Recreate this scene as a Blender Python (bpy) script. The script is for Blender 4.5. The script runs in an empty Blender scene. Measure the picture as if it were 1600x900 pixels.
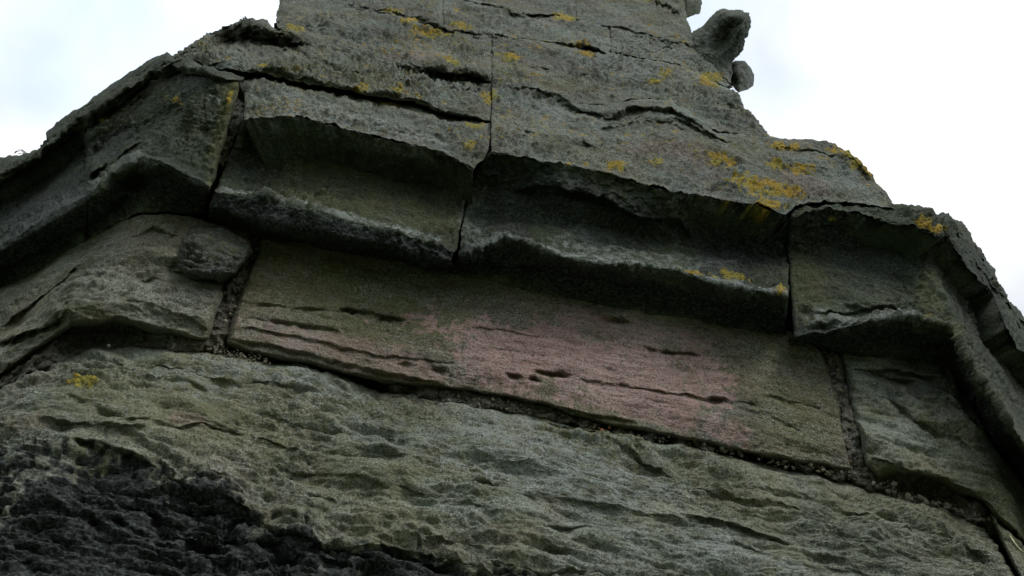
import bpy, math, random
import numpy as np
from mathutils import Matrix
scn = bpy.context.scene
COL = scn.collection
random.seed(4); RNG = np.random.default_rng(7)

# ------------------------------------------------------------------ camera
F = 1450.0                                   # focal length in photo pixels
zc = np.array([208.0, 1328.0, -F]); zc /= np.linalg.norm(zc)       # zenith seen from the camera
yc = np.array([0, 0, -1.0]); yc -= zc*yc.dot(zc); yc /= np.linalg.norm(yc)
xc = np.cross(yc, zc)
RW = np.array([xc, yc, zc])                  # camera -> world
cam_d = bpy.data.cameras.new('camera'); cam = bpy.data.objects.new('camera', cam_d); COL.objects.link(cam)
cam_d.sensor_width = 36; cam_d.lens = 36*F/1600; cam_d.clip_start = .05; cam_d.clip_end = 6000
M4 = Matrix.Identity(4)
for i in range(3):
    for j in range(3): M4[i][j] = RW[i][j]
EYE = np.array([0, 0, 1.6]); M4[0][3], M4[1][3], M4[2][3] = EYE
cam.matrix_world = M4
scn.camera = cam
scn.render.resolution_x = 1024; scn.render.resolution_y = 576

# ------------------------------------------------------------------ sky, sun, exposure
SUN_EL, SUN_AZ = math.radians(48), math.radians(146)   # azimuth clockwise from +Y (camera heading): right and behind
w = bpy.data.worlds.new('World'); scn.world = w; w.use_nodes = True
nt = w.node_tree; nt.nodes.clear()
N = nt.nodes.new; L = nt.links.new
out = N('ShaderNodeOutputWorld')
sky = N('ShaderNodeTexSky'); sky.sky_type = 'NISHITA'; sky.sun_disc = False
sky.sun_elevation = SUN_EL; sky.sun_rotation = SUN_AZ; sky.air_density = 1.0; sky.dust_density = 1.5
b1 = N('ShaderNodeBackground'); b1.inputs[1].default_value = .15; L(sky.outputs[0], b1.inputs[0])
b2 = N('ShaderNodeBackground'); b2.inputs[1].default_value = 1.12
tc = N('ShaderNodeTexCoord')
n1 = N('ShaderNodeTexNoise'); n1.inputs['Scale'].default_value = 2.1; n1.inputs['Detail'].default_value = 5; n1.inputs['Roughness'].default_value = .5
L(tc.outputs['Generated'], n1.inputs['Vector'])
cr = N('ShaderNodeValToRGB'); cr.color_ramp.elements[0].position = .40; cr.color_ramp.elements[1].position = .60
cr.color_ramp.elements[0].color = (.70, .86, 1, 1); cr.color_ramp.elements[1].color = (1, 1, .99, 1)
L(n1.outputs['Fac'], cr.inputs[0]); L(cr.outputs[0], b2.inputs[0])
sx = N('ShaderNodeSeparateXYZ'); L(tc.outputs['Generated'], sx.inputs[0])          # overcast sky: the zenith is about three times as bright as the horizon
mr = N('ShaderNodeMapRange'); mr.inputs[1].default_value = 0; mr.inputs[2].default_value = 1; mr.inputs[3].default_value = .50; mr.inputs[4].default_value = 1.38
L(sx.outputs[2], mr.inputs[0]); L(mr.outputs[0], b2.inputs[1])
cr2 = N('ShaderNodeValToRGB'); cr2.color_ramp.elements[0].position = .30; cr2.color_ramp.elements[1].position = .50
cr2.color_ramp.elements[0].color = (.6, .6, .6, 1)
n2 = N('ShaderNodeTexNoise'); n2.inputs['Scale'].default_value = 3.0; n2.inputs['Detail'].default_value = 4
n2.inputs['Distortion'].default_value = .3
L(tc.outputs['Generated'], n2.inputs['Vector']); L(n2.outputs['Fac'], cr2.inputs[0])
gd = np.array([(1105-800)/F, (450-20)/F, -1.0]) @ RW.T; gd /= np.linalg.norm(gd)
dp = N('ShaderNodeVectorMath'); dp.operation = 'DOT_PRODUCT'; L(tc.outputs['Generated'], dp.inputs[0]); dp.inputs[1].default_value = tuple(gd)
ad = N('ShaderNodeMath'); ad.operation = 'MULTIPLY_ADD'; L(n2.outputs['Fac'], ad.inputs[0]); ad.inputs[1].default_value = -.03; L(dp.outputs['Value'], ad.inputs[2])
gp = N('ShaderNodeMapRange'); gp.interpolation_type = 'SMOOTHSTEP'; gp.inputs[1].default_value = .968; gp.inputs[2].default_value = .990; gp.inputs[3].default_value = 1; gp.inputs[4].default_value = .80
L(ad.outputs[0], gp.inputs[0])
mm = N('ShaderNodeMath'); mm.operation = 'MULTIPLY'; L(cr2.outputs[0], mm.inputs[0]); L(gp.outputs[0], mm.inputs[1])
mx = N('ShaderNodeMixShader'); L(mm.outputs[0], mx.inputs[0]); L(b1.outputs[0], mx.inputs[1]); L(b2.outputs[0], mx.inputs[2])
L(mx.outputs[0], out.inputs[0])
sd = bpy.data.lights.new('sun', 'SUN'); sd.energy = 1.5; sd.angle = math.radians(20); sd.color = (1, .96, .9)
sun = bpy.data.objects.new('sun', sd); COL.objects.link(sun)
sun.rotation_euler = (math.pi/2-SUN_EL, 0, math.pi-SUN_AZ)
scn.view_settings.view_transform = 'Standard'; scn.view_settings.look = 'None'
scn.view_settings.exposure = 0.17; scn.view_settings.gamma = 1.0

# ------------------------------------------------------------------ noise
_P = RNG.permutation(256).astype(np.int32); _P = np.concatenate([_P, _P, _P])
_g = RNG.normal(size=(256, 3)); _g /= np.linalg.norm(_g, axis=1)[:, None]; _G = _g.astype(np.float32)
def perlin(x, y, z):
    x = x.astype(np.float32); y = y.astype(np.float32); z = z.astype(np.float32)
    xi = np.floor(x).astype(np.int32); yi = np.floor(y).astype(np.int32); zi = np.floor(z).astype(np.int32)
    xf, yf, zf = x-xi, y-yi, z-zi
    u, v, w_ = [t*t*t*(t*(t*6-15)+10) for t in (xf, yf, zf)]
    r = 0
    for a in (0, 1):
        wa = u if a else 1-u
        for b in (0, 1):
            wb = v if b else 1-v
            for c in (0, 1):
                wc = w_ if c else 1-w_
                g = _G[_P[_P[_P[(xi+a) & 255]+((yi+b) & 255)]+((zi+c) & 255)]]
                r = r + wa*wb*wc*(g[..., 0]*(xf-a)+g[..., 1]*(yf-b)+g[..., 2]*(zf-c))
    return r*1.5
def fbm(P, s, o=4, seed=0.0, gain=.5, zs=1.0):
    r = 0; a = 1
    for i in range(o):
        r = r + a*perlin(P[..., 0]*s+seed+i*7.3, P[..., 1]*s+seed*1.7, P[..., 2]*s*zs+seed*.6)
        s *= 2.07; a *= gain
    return r
def sstep(a, b, x):
    t = np.clip((x-a)/(b-a), 0, 1); return t*t*(3-2*t)

# ------------------------------------------------------------------ the octagon
PHI = math.radians(1.5); Y0 = 1.5
def az(a): return np.array([math.sin(a), -math.cos(a), 0.0])       # outward normal of a face turned by a
n0 = az(PHI)
def rays(px, py):
    v = np.stack([(px-800)/F, (450-py)/F, -np.ones_like(px)], -1)
    return v @ RW.T
def front_hit(px, py):
    r = rays(np.array([float(px)]), np.array([float(py)]))[0]
    t = -Y0/(r @ n0); return r*t
tan = np.array([math.cos(PHI), math.sin(PHI), 0.0])
sl, sr = front_hit(220, 335) @ tan, front_hit(1490, 580) @ tan
WID = sr-sl; APO = WID*(1+math.sqrt(2))/2
CEN = -n0*Y0 + tan*(sl+sr)/2 - n0*APO       # axis (relative to the eye, horizontal)
NS = [az(PHI+math.radians(a)) for a in (-88, -38, 0, 40, 88)]
_cl, _cr = [-n0*Y0+tan*v-CEN for v in (sl, sr)]                       # the two front corners from the axis
OFFS = [APO+.05, float(NS[1] @ _cl), APO, float(NS[3] @ _cr), APO+.05]
GAIN = [.5, .6, 1.0, .65, .5]                                       # mouldings are shallower on the two worn side faces
print('face width', WID, 'apothem', APO, 'centre', CEN)
def unproject(px, py, d):
    r = rays(px, py); ts = []
    for n, of, gk in zip(NS, OFFS, GAIN):
        den = r @ n
        t = np.where(den < -.02, (of+d*gk+CEN @ n)/np.where(den < -.02, den, -1), -50.)
        ts.append(t)
    ts = np.stack(ts, -1); m = ts.max(-1, keepdims=True); k = 45.0
    t = m[..., 0]+np.log(np.exp((ts-m)*k).sum(-1))/k
    t = np.clip(t, .3, 12)
    return EYE + r*t[..., None]

# ------------------------------------------------------------------ drawn wear: cracks, ledges, pits (pixel = place on the wall)
def seg_dist(px, py, pts):
    best = np.full(px.shape, 1e9, np.float32); sgn = np.zeros(px.shape, np.float32); par = np.zeros(px.shape, np.float32)
    L_ = 0; lens = [math.hypot(pts[i+1][0]-pts[i][0], pts[i+1][1]-pts[i][1]) for i in range(len(pts)-1)]; T = sum(lens)
    for i, ln in enumerate(lens):
        (x0, y0), (x1, y1) = pts[i][:2], pts[i+1][:2]
        dx, dy = (x1-x0)/ln, (y1-y0)/ln
        s = np.clip((px-x0)*dx+(py-y0)*dy, 0, ln)
        qx, qy = px-(x0+dx*s), py-(y0+dy*s)
        d = np.hypot(qx, qy); m = d < best
        best = np.where(m, d, best)
        sgn = np.where(m, np.sign(-(qy*dx-qx*dy)), sgn)      # + = on the upper side for lines drawn left to right
        par = np.where(m, (L_+s)/T, par); L_ += ln
    return best, sgn, par
FEAT = []
def crack(pts, w_=3, dep=.012): FEAT.append(('c', pts, w_, dep, w_*3))
def ledge(pts, h=.015, wa=25, wb=14): FEAT.append(('l', pts, (wa, wb), h, max(wa, wb)*3))
def pit(x, y, rx, ry, ang=12, dep=.02): FEAT.append(('p', [(x, y)], (rx, ry, math.radians(ang)), dep, max(rx, ry)*2.2))
def bump(x, y, rx, ry, ang=12, dep=.02): pit(x, y, rx, ry, ang, -dep)
def features(px, py, na, nb):
    px = px+3.2*na; py = py+2.6*nb
    h = np.zeros(px.shape, np.float32)
    x0, x1, y0, y1 = px.min(), px.max(), py.min(), py.max()
    for kind, pts, p, dep, R in FEAT:
        fx = [q[0] for q in pts]; fy = [q[1] for q in pts]
        if max(fx)+R < x0 or min(fx)-R > x1 or max(fy)+R < y0 or min(fy)-R > y1: continue
        m = (px > min(fx)-R) & (px < max(fx)+R) & (py > min(fy)-R) & (py < max(fy)+R)
        if not m.any(): continue
        X, Y = px[m], py[m]
        if kind == 'p':
            rx, ry, an = p; ca, sa = math.cos(an), math.sin(an)
            a = ((X-pts[0][0])*ca+(Y-pts[0][1])*sa)/rx; b = (-(X-pts[0][0])*sa+(Y-pts[0][1])*ca)/ry
            h[m] -= dep*np.exp(-(a*a+b*b)**1.3)
        else:
            d, s, t = seg_dist(X, Y, pts)
            tap = np.clip(np.minimum(t, 1-t)*8, 0.0, 1)**.7
            tap = tap*np.clip(.72+.5*na[m], .3, 1.15); d = np.abs(d+1.2*nb[m])
            if kind == 'c': h[m] -= dep*tap*np.exp(-(d/p)**2)
            else:
                wa, wb = p; sd_ = d*s; e = sstep(-2.6, 2.2, sd_)
                h[m] += dep*tap*(e*np.exp(-(d/wa)**1.5) - (1-e)*np.exp(-(d/wb)**1.2))
    return h

PAINT = {'pink': [], 'green': [], 'dark': [], 'ochre': [], 'pale': []}
def paint(a, x, y, rx, ry, ang=0, s=1.0): PAINT[a].append((x, y, rx, ry, math.radians(ang), s))
LINES = []
def pline(a, pts, hw, s=1.0): LINES.append((a, pts, hw, s))
def masks(px, py, P, lines=False):
    n = .5*fbm(P, 9, 4, 3.3)+.0; nf = fbm(P, 55, 3, 8.1)
    res = {}
    for a, lst in PAINT.items():
        m = np.zeros(px.shape, np.float32)
        for x, y, rx, ry, an, s in lst:
            R = max(rx, ry)*1.7
            k = (abs(px-x) < R) & (abs(py-y) < R)
            if not k.any(): continue
            ca, sa = math.cos(an), math.sin(an); X, Y = px[k]-x, py[k]-y
            r = np.hypot((X*ca+Y*sa)/rx, (-X*sa+Y*ca)/ry)
            if a == 'ochre': v = sstep(.0, .30, 1-r+nf[k]*.9+n[k]*.8-.08)*s
            else: v = sstep(-.12, .22, 1-r+n[k]*1.1+nf[k]*.45)*s
            m[k] = np.maximum(m[k], v)
        for a2, pts, hw, s in (LINES if lines else []):
            if a2 != a: continue
            xs, ys = [q[0] for q in pts], [q[1] for q in pts]
            k = (px > min(xs)-hw*2) & (px < max(xs)+hw*2) & (py > min(ys)-hw*2) & (py < max(ys)+hw*2)
            if k.any():
                dd = seg_dist(px[k], py[k], pts)[0]; m[k] = np.maximum(m[k], sstep(-.3, .4, 1-dd/hw+n[k]*.4+nf[k]*.4)*s)
        res[a] = m
    return res

# ------------------------------------------------------------------ stones
exec_done = []
COVER = []                       # samples (px, py, d) for the mortar core
def tag(o, label=None, cat=None, group=None, kind=None):
    if label: o['label'] = label
    if cat: o['category'] = cat
    if group: o['group'] = group
    if kind: o['kind'] = kind
    return o
def new_obj(name, verts, faces, mat, parent=None, smooth=True, attrs=None):
    me = bpy.data.meshes.new(name)
    if isinstance(faces, np.ndarray):
        nv, nf = len(verts), len(faces)
        me.vertices.add(nv); me.vertices.foreach_set('co', np.asarray(verts, np.float32).ravel())
        me.loops.add(nf*4); me.loops.foreach_set('vertex_index', faces.astype(np.int32).ravel())
        me.polygons.add(nf); me.polygons.foreach_set('loop_start', np.arange(0, nf*4, 4, dtype=np.int32))
        me.update(calc_edges=True)
    else:
        me.from_pydata([tuple(v) for v in verts], [], faces)
    if smooth: me.polygons.foreach_set('use_smooth', np.ones(len(me.polygons), bool))
    for k, v in (attrs or {}).items():
        at = me.attributes.new(k, 'FLOAT', 'POINT'); at.data.foreach_set('value', np.asarray(v, np.float32).ravel())
    me.materials.append(mat); me.validate(); me.update()
    o = bpy.data.objects.new(name, me); COL.objects.link(o)
    if parent: o.parent = parent; o.matrix_parent_inverse = parent.matrix_world.inverted()
    return o
def resample(pts, n):
    p = np.array([list(q)+[np.nan]*(3-len(q)) for q in pts], float)
    d = p[:, 2]; ok = ~np.isnan(d)
    s = np.r_[0, np.cumsum(np.hypot(np.diff(p[:, 0]), np.diff(p[:, 1])))]
    p[:, 2] = np.interp(s, s[ok], d[ok]); s /= s[-1]
    u = np.linspace(0, 1, n)
    return np.stack([np.interp(u, s, p[:, k]) for k in range(3)], -1)
def cut(pts, xa, xb):            # piece of a rail between two x values
    p = [list(q)+[None]*(3-len(q)) for q in pts]
    # fill in d
    xs = [q[0] for q in p if q[2] is not None]; ds = [q[2] for q in p if q[2] is not None]
    P = [(q[0], q[1], q[2] if q[2] is not None else float(np.interp(q[0], xs, ds))) for q in p]
    X = [q[0] for q in P]
    f = lambda x: (x, float(np.interp(x, X, [q[1] for q in P])), float(np.interp(x, X, [q[2] for q in P])))
    a = f(xa) if xa is not None else P[0]; b = f(xb) if xb is not None else P[-1]
    return [a]+[q for q in P if a[0]+2 < q[0] < b[0]-2]+[b]
STEP = 1.7
def stone(name, rails, mat, parent, label=None, er=(.02, .02, .02, .02), ew=9, amp=.008, bed=.006, pitty=0, fine=.0018,
          step=None, seed=None, warp=1.0, soft=True, depth=.16, lump=.0, zs=1.0, grow=0):
    """rails run left to right, bottom rail first; er = erosion at left, right, bottom, top edges"""
    step = step or STEP; seed = seed if seed is not None else random.random()*50
    ln = max(sum(math.hypot(r[i+1][0]-r[i][0], r[i+1][1]-r[i][1]) for i in range(len(r)-1)) for r in rails)
    if grow:
        rr = []
        for r in rails:
            r = [list(q) for q in r]
            for e, nb_ in ((0, 1), (-1, -2)):
                dx, dy = r[e][0]-r[nb_][0], r[e][1]-r[nb_][1]; l_ = math.hypot(dx, dy); r[e][0] += dx/l_*grow; r[e][1] += dy/l_*grow
            rr.append(r)
        rails = rr
    nu = int(ln/step)+2
    R = [resample(r, nu) for r in rails]
    rows = []; 
    for i in range(len(R)-1):
        gap = np.hypot(*(R[i+1]-R[i])[:, :2].T).max(); k = max(2, int(gap/step))
        for j in range(k): rows.append(R[i]*(1-j/k)+R[i+1]*(j/k))
    rows.append(R[-1]); G = np.stack(rows)           # nv, nu, 3
    if soft:                                         # wear off the arrises of the mouldings a little
        D = G[..., 2].copy()
        for _ in range(1 if name == 'cornice_stone' else 3):
            D[1:-1] = (D[:-2]+2*D[1:-1]+D[2:])/4
        G[..., 2] = D
    nv = G.shape[0]; px, py, d = G[..., 0].copy(), G[..., 1].copy(), G[..., 2].copy()
    COVER.append(G[::2, ::2].reshape(-1, 3).copy())
    # distances to the four edges in pixels
    eu = np.r_[0, np.cumsum(np.full(nu-1, 1.0))]
    wd = np.hypot(np.diff(px, axis=1), np.diff(py, axis=1)).sum(1)[:, None]
    ht = np.hypot(np.diff(px, axis=0), np.diff(py, axis=0)).sum(0)[None, :]
    U = np.linspace(0, 1, nu)[None, :]*np.ones((nv, 1)); Hc = np.r_[np.zeros((1, nu)), np.cumsum(np.hypot(np.diff(px, axis=0), np.diff(py, axis=0)), axis=0)]
    dl, dr, db, dt = U*wd, (1-U)*wd, Hc, ht-Hc
    P0 = unproject(px, py, d)
    nz = .5+.5*fbm(P0, 14, 3, seed+4)
    for q, e in zip((dl, dr, db, dt), er):
        if e > 0:
            wv = ew*(.55+1.0*np.clip(nz, 0, 1.2)); d -= e*np.clip(1-q/wv, 0, 1)**1.8
    mk = masks(px, py, P0, name == 'cornice_stone')
    na = fbm(P0, 22, 3, 51.); nb = fbm(P0, 45, 3, 57.)
    h = features(px, py, na, nb)
    Pz = P0*np.array([1, 1, zs])
    rock = amp*1.15*fbm(Pz, 6, 3, seed, .45)
    calm = sstep(-.25, .35, fbm(P0, 4.5, 2, seed+15))          # some areas stay smooth, others are rough
    rock += amp*.6*(.35+.9*calm)*fbm(Pz, 22, 3, seed+11, .5)
    if bed:
        Pb = P0.copy(); Pb[..., 2] = P0[..., 2]+.03*perlin(P0[..., 0]*3, P0[..., 1]*3, P0[..., 2]*3)
        b_ = fbm(Pb*np.array([1, 1, 6.0]), 7, 4, seed+20, .6)
        rock += bed*(b_ - .8*np.clip(b_-.25, 0, 1)+.5*np.clip(-b_-.30, 0, 1)*-1.5)
    if lump: rock += lump*(.55+.6*calm)*(np.abs(fbm(P0, 30, 3, seed+31, .55))-.25)
    if pitty:
        q = fbm(P0*np.array([.7, .7, 3.4]), 22, 3, 40.0, .55)
        pitm = mk['dark'] if pitty > 0 else 1.0
        rock -= abs(pitty)*pitm*(sstep(.0, .40, q)*(.35+1.3*calm)+ .7*np.clip(fbm(P0*np.array([1, 1, 2.2]), 55, 2, 61.), 0, 1))
    rock += (.45+.7*calm)*(fine*1.2*fbm(Pz, 80, 3, seed+7, .7)+.002*np.abs(fbm(Pz, 44, 2, seed+9)))
    rock += mk['ochre']*.003*(1+fbm(P0, 130, 2, 5.))
    d = d + h
    wxn = warp*(3.0*fbm(P0, 9, 2, 77)+.8*fbm(P0, 28, 2, 78)); wyn = warp*(3.4*fbm(P0, 9, 2, 87)+1.5*fbm(P0, 28, 2, 88))
    P = unproject(px+wxn, py+wyn, d)
    du_, dv_ = np.gradient(P0, axis=1), np.gradient(P0, axis=0)
    nrm = np.cross(du_, dv_); nrm /= np.linalg.norm(nrm, axis=-1, keepdims=True)+1e-9
    nrm *= np.sign(((EYE-P0)*nrm).sum(-1, keepdims=True))
    edge = np.clip(np.minimum(np.minimum(dl, dr), np.minimum(db, dt))/8, .6, 1)
    P = P+nrm*(rock*edge)[..., None]
    V = P.reshape(-1, 3); idx = np.arange(nv*nu).reshape(nv, nu)
    Fq = np.stack([idx[:-1, :-1], idx[:-1, 1:], idx[1:, 1:], idx[1:, :-1]], -1).reshape(-1, 4)
    # sides: the border ring runs back into the masonry
    ring = np.r_[idx[0, :], idx[1:, -1], idx[-1, -2::-1], idx[-2:0:-1, 0]]
    rp = V[ring]; ax = EYE+CEN; inw = ax[None]-rp; inw[:, 2] = 0; inw /= np.linalg.norm(inw, axis=1)[:, None]
    away = rp-EYE; away /= np.linalg.norm(away, axis=1)[:, None]
    istop = np.zeros(len(ring), bool); istop[nu+nv-1:nu+nv-1+nu-2] = True       # lower and side faces rise into the wall, top faces are level beds
    inw = np.where(istop[:, None], inw, away)
    base = len(V); Vs = [V]; last = ring
    cz = rp[:, 2].mean()
    for k, dd in enumerate((.35, 1.0)):
        q = rp+inw*depth*dd; q[:, 2] += (cz-q[:, 2])*.0
        Vs.append(q); cur = base+np.arange(len(ring)); base += len(ring)
        Fq = np.r_[Fq, np.stack([last, cur, np.roll(cur, -1), np.roll(last, -1)], -1)]
        last = cur
    # back: fold ring onto its middle
    Vs.append(Vs[-1].mean(0)[None]); c = base
    V2 = np.concatenate(Vs)
    nb = len(ring)//2*2
    back = np.stack([np.full(nb//2, c), last[np.arange(0, nb, 2)], last[(np.arange(0, nb, 2)+1)], last[(np.arange(0, nb, 2)+2) % len(ring)]], -1)
    Fq = np.r_[Fq, back[:, ::-1]]
    at = {}
    for k, v in mk.items():
        a = np.zeros(len(V2), np.float32); a[:nv*nu] = v.ravel(); at[k] = a
    a = np.zeros(len(V2), np.float32); a[:nv*nu] = np.clip(.5+rock.ravel()/(.03), 0, 1); at['relief'] = a
    o = new_obj(name, V2, Fq, mat, parent, attrs=at)
    if label: o['label'] = label
    return o

# ------------------------------------------------------------------ materials
def lin(r, g, b): return tuple(((c/255)**2.2) for c in (r, g, b))+(1,)
def stone_material(name, base=(.15, .15, .125), base2=(.085, .09, .075), spk=.5, tint=None, bumpd=.5, spf=1.0):
    m = bpy.data.materials.new(name); m.use_nodes = True; t = m.node_tree; t.nodes.clear()
    n = t.nodes.new; l = t.links.new
    o = n('ShaderNodeOutputMaterial'); p = n('ShaderNodeBsdfPrincipled'); l(p.outputs[0], o.inputs[0])
    p.inputs['Roughness'].default_value = .93
    p.inputs['Specular IOR Level'].default_value = .25
    tcn = n('ShaderNodeTexCoord')
    def noise(sc, det=4, ro=.6, dist=0, vec=None):
        q = n('ShaderNodeTexNoise'); q.inputs['Scale'].default_value = sc; q.inputs['Detail'].default_value = det
        q.inputs['Roughness'].default_value = ro; q.inputs['Distortion'].default_value = dist
        l(vec if vec else tcn.outputs['Object'], q.inputs['Vector']); return q.outputs['Fac']
    def ramp(f, *st):
        q = n('ShaderNodeValToRGB'); e = q.color_ramp.elements
        while len(e) < len(st): e.new(.5)
        for k, (pos, c) in enumerate(st): e[k].position = pos; e[k].color = (c, c, c, 1) if not isinstance(c, tuple) else (tuple(c)+(1,))[:4]
        l(f, q.inputs[0]); return q.outputs[0]
    def mix(f, a, b, mode='MIX'):
        q = n('ShaderNodeMix'); q.data_type = 'RGBA'; q.blend_type = mode
        if isinstance(f, float): q.inputs[0].default_value = f
        else: l(f, q.inputs[0])
        for s, v in ((6, a), (7, b)):
            if isinstance(v, tuple): q.inputs[s].default_value = (v+(1,))[:4]
            else: l(v, q.inputs[s])
        return q.outputs[2]
    def attr(a):
        q = n('ShaderNodeAttribute'); q.attribute_name = a; return q.outputs['Fac']
    def mul(a, b):
        q = n('ShaderNodeMath'); q.operation = 'MULTIPLY'; 
        for k, v in enumerate((a, b)):
            if isinstance(v, float): q.inputs[k].default_value = v
            else: l(v, q.inputs[k])
        return q.outputs[0]
    mp = n('ShaderNodeMapping'); l(tcn.outputs['Object'], mp.inputs[0]); mp.inputs['Scale'].default_value = (1, 1, 3.2)
    spk2 = noise(260, 3, .8); m2 = n('ShaderNodeMapping'); l(tcn.outputs['Object'], m2.inputs[0]); m2.inputs['Scale'].default_value = (1, 1, 2.0)
    big = noise(5, 6, .62, .4); med = noise(21, 6, .7, .3, mp.outputs[0]); fin = noise(125, 4, .75, 0, m2.outputs[0]); mott = noise(42, 5, .72, .2, m2.outputs[0])
    c = mix(ramp(big, (.32, 0.), (.68, 1.)), base2, base)
    c = mix(ramp(med, (.42, 0.), (.62, .75)), c, (base[0]*1.35, base[1]*1.4, base[2]*1.4))
    c = mix(mul(ramp(mott, (.46, 0.), (.58, 1.)), .82), c, (base2[0]*.5, base2[1]*.5, base2[2]*.5))
    hue = noise(2.6, 5, .6, .6); c = mix(ramp(hue, (.44, 0.), (.60, .6)), c, (base[0]*1.08, base[1]*1.0, base[2]*.72))
    c = mix(ramp(noise(3.7, 5, .65, .8), (.52, 0.), (.64, .6)), c, (base[0]*1.25, base[1]*1.38, base[2]*1.5))
    c = mix(ramp(noise(4.3, 5, .65, 1.1), (.53, 0.), (.63, .55)), c, (base[0]*.85, base[1]*.66, base[2]*.58))
    # green algae
    gcol = mix(ramp(mott, (.35, 0.), (.65, 1.)), (.06, .066, .022), (.15, .155, .065))
    c = mix(mul(attr('green'), ramp(noise(16, 5, .7), (.3, .25), (.6, 1.))), c, gcol)
    pcol = mix(ramp(med, (.35, 0.), (.62, 1.)), (.242, .148, .135), (.41, .272, .25))
    c = mix(mul(attr('pink'), ramp(noise(30, 5, .7), (.28, .55), (.5, 1.))), c, pcol)
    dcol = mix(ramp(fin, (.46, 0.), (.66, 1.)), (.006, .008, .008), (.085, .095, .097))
    pl = mix(ramp(fin, (.35, 0.), (.65, 1.)), (.15, .17, .155), (.34, .37, .35))
    c = mix(mul(attr('pale'), ramp(noise(34, 5, .75), (.44, 0.), (.56, .9))), c, pl)  # pale stone patches, plus painted light along the cornice lips
    # pale crustose spots and black specks
    vor = n('ShaderNodeTexVoronoi'); vor.inputs['Scale'].default_value = 55; l(tcn.outputs['Object'], vor.inputs['Vector'])
    area = ramp(noise(8, 5, .7, .5), (.40, .12), (.62, 1.))
    sp = mul(ramp(vor.outputs['Distance'], (.16, 1.), (.30, 0.)), ramp(noise(11, 4, .6), (.52, 0.), (.62, spk)))
    c = mix(sp, c, (.26, .29, .27))
    c = mix(mul(mul(ramp(spk2, (.53, 0.), (.62, 1.)), .85*spf), area), c, (.36, .38, .36))
    c = mix(mul(mul(ramp(fin, (.55, 0.), (.63, 1.)), .8*spf), area), c, (.30, .32, .30))
    c = mix(mul(ramp(spk2, (.38, 1.), (.47, 0.)), .75), c, (.02, .022, .02))
    c = mix(mul(ramp(noise(190, 3, .7), (.33, 1.), (.44, 0.)), .75), c, (.018, .02, .018))
    c = mix(mul(attr('dark'), .95), c, dcol)  # blackened stone, plus shade painted under the cornice and in hollows
    # ochre lichen
    oc = mix(ramp(fin, (.36, 0.), (.60, 1.)), (.07, .065, .014), mix(ramp(noise(14, 3), (.45, 0.), (.58, 1.)), (.37, .31, .045), (.47, .30, .03)))
    if name.startswith('weathered'):
        c = mix(mul(ramp(noise(7, 4, .6), (.48, 0.), (.6, 1.)), ramp(noise(42, 5, .7), (.56, 0.), (.62, .85))), c, oc)
    c = mix(mul(attr('ochre'), ramp(noise(85, 4, .7), (.38, .3), (.48, 1.))), c, oc)
    # speckle of scattered yellow lichen
    l(c, p.inputs['Base Color'])
    bp = n('ShaderNodeBump'); bp.inputs['Strength'].default_value = .9; bp.inputs['Distance'].default_value = .006
    l(mott, bp.inputs['Height'])
    bq = n('ShaderNodeBump'); bq.inputs['Strength'].default_value = bumpd*2; bq.inputs['Distance'].default_value = .0035
    l(fin, bq.inputs['Height']); l(bp.outputs[0], bq.inputs['Normal']); l(bq.outputs[0], p.inputs['Normal'])
    return m
M_GREY = stone_material('grey_green_sandstone', (.195, .205, .155), (.10, .108, .077))
M_BUFF = stone_material('buff_sandstone', (.185, .185, .14), (.12, .12, .09), spk=.2)
M_PINK = stone_material('pink_sandstone', (.175, .158, .112), (.11, .10, .07), spk=.1)
M_DARK = stone_material('blackened_sandstone', (.075, .085, .08), (.026, .03, .028), spk=.5, spf=.45)
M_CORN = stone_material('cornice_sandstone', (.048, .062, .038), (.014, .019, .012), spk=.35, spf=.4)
M_TOP = stone_material('weathered_spire_stone', (.145, .155, .128), (.062, .07, .056), spk=.7)
M_CROCK = stone_material('crocket_stone', (.10, .115, .09), (.045, .053, .04), spk=.5, spf=.6)
M_MORT = stone_material('mortar', (.12, .11, .085), (.05, .046, .036), spk=.2)
def plain(name, c, r=.9):
    m = bpy.data.materials.new(name); m.use_nodes = True; t = m.node_tree; p = t.nodes['Principled BSDF']
    no = t.nodes.new('ShaderNodeTexNoise'); no.inputs['Scale'].default_value = 60; no.inputs['Detail'].default_value = 4
    tx = t.nodes.new('ShaderNodeTexCoord'); t.links.new(tx.outputs['Object'], no.inputs['Vector'])
    rp = t.nodes.new('ShaderNodeValToRGB'); rp.color_ramp.elements[0].position = .35; rp.color_ramp.elements[1].position = .65
    rp.color_ramp.elements[0].color = tuple(x*.55 for x in c)+(1,); rp.color_ramp.elements[1].color = tuple(x*1.2 for x in c)+(1,)
    t.links.new(no.outputs['Fac'], rp.inputs[0]); t.links.new(rp.outputs[0], p.inputs['Base Color'])
    p.inputs['Roughness'].default_value = r; return m

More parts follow.
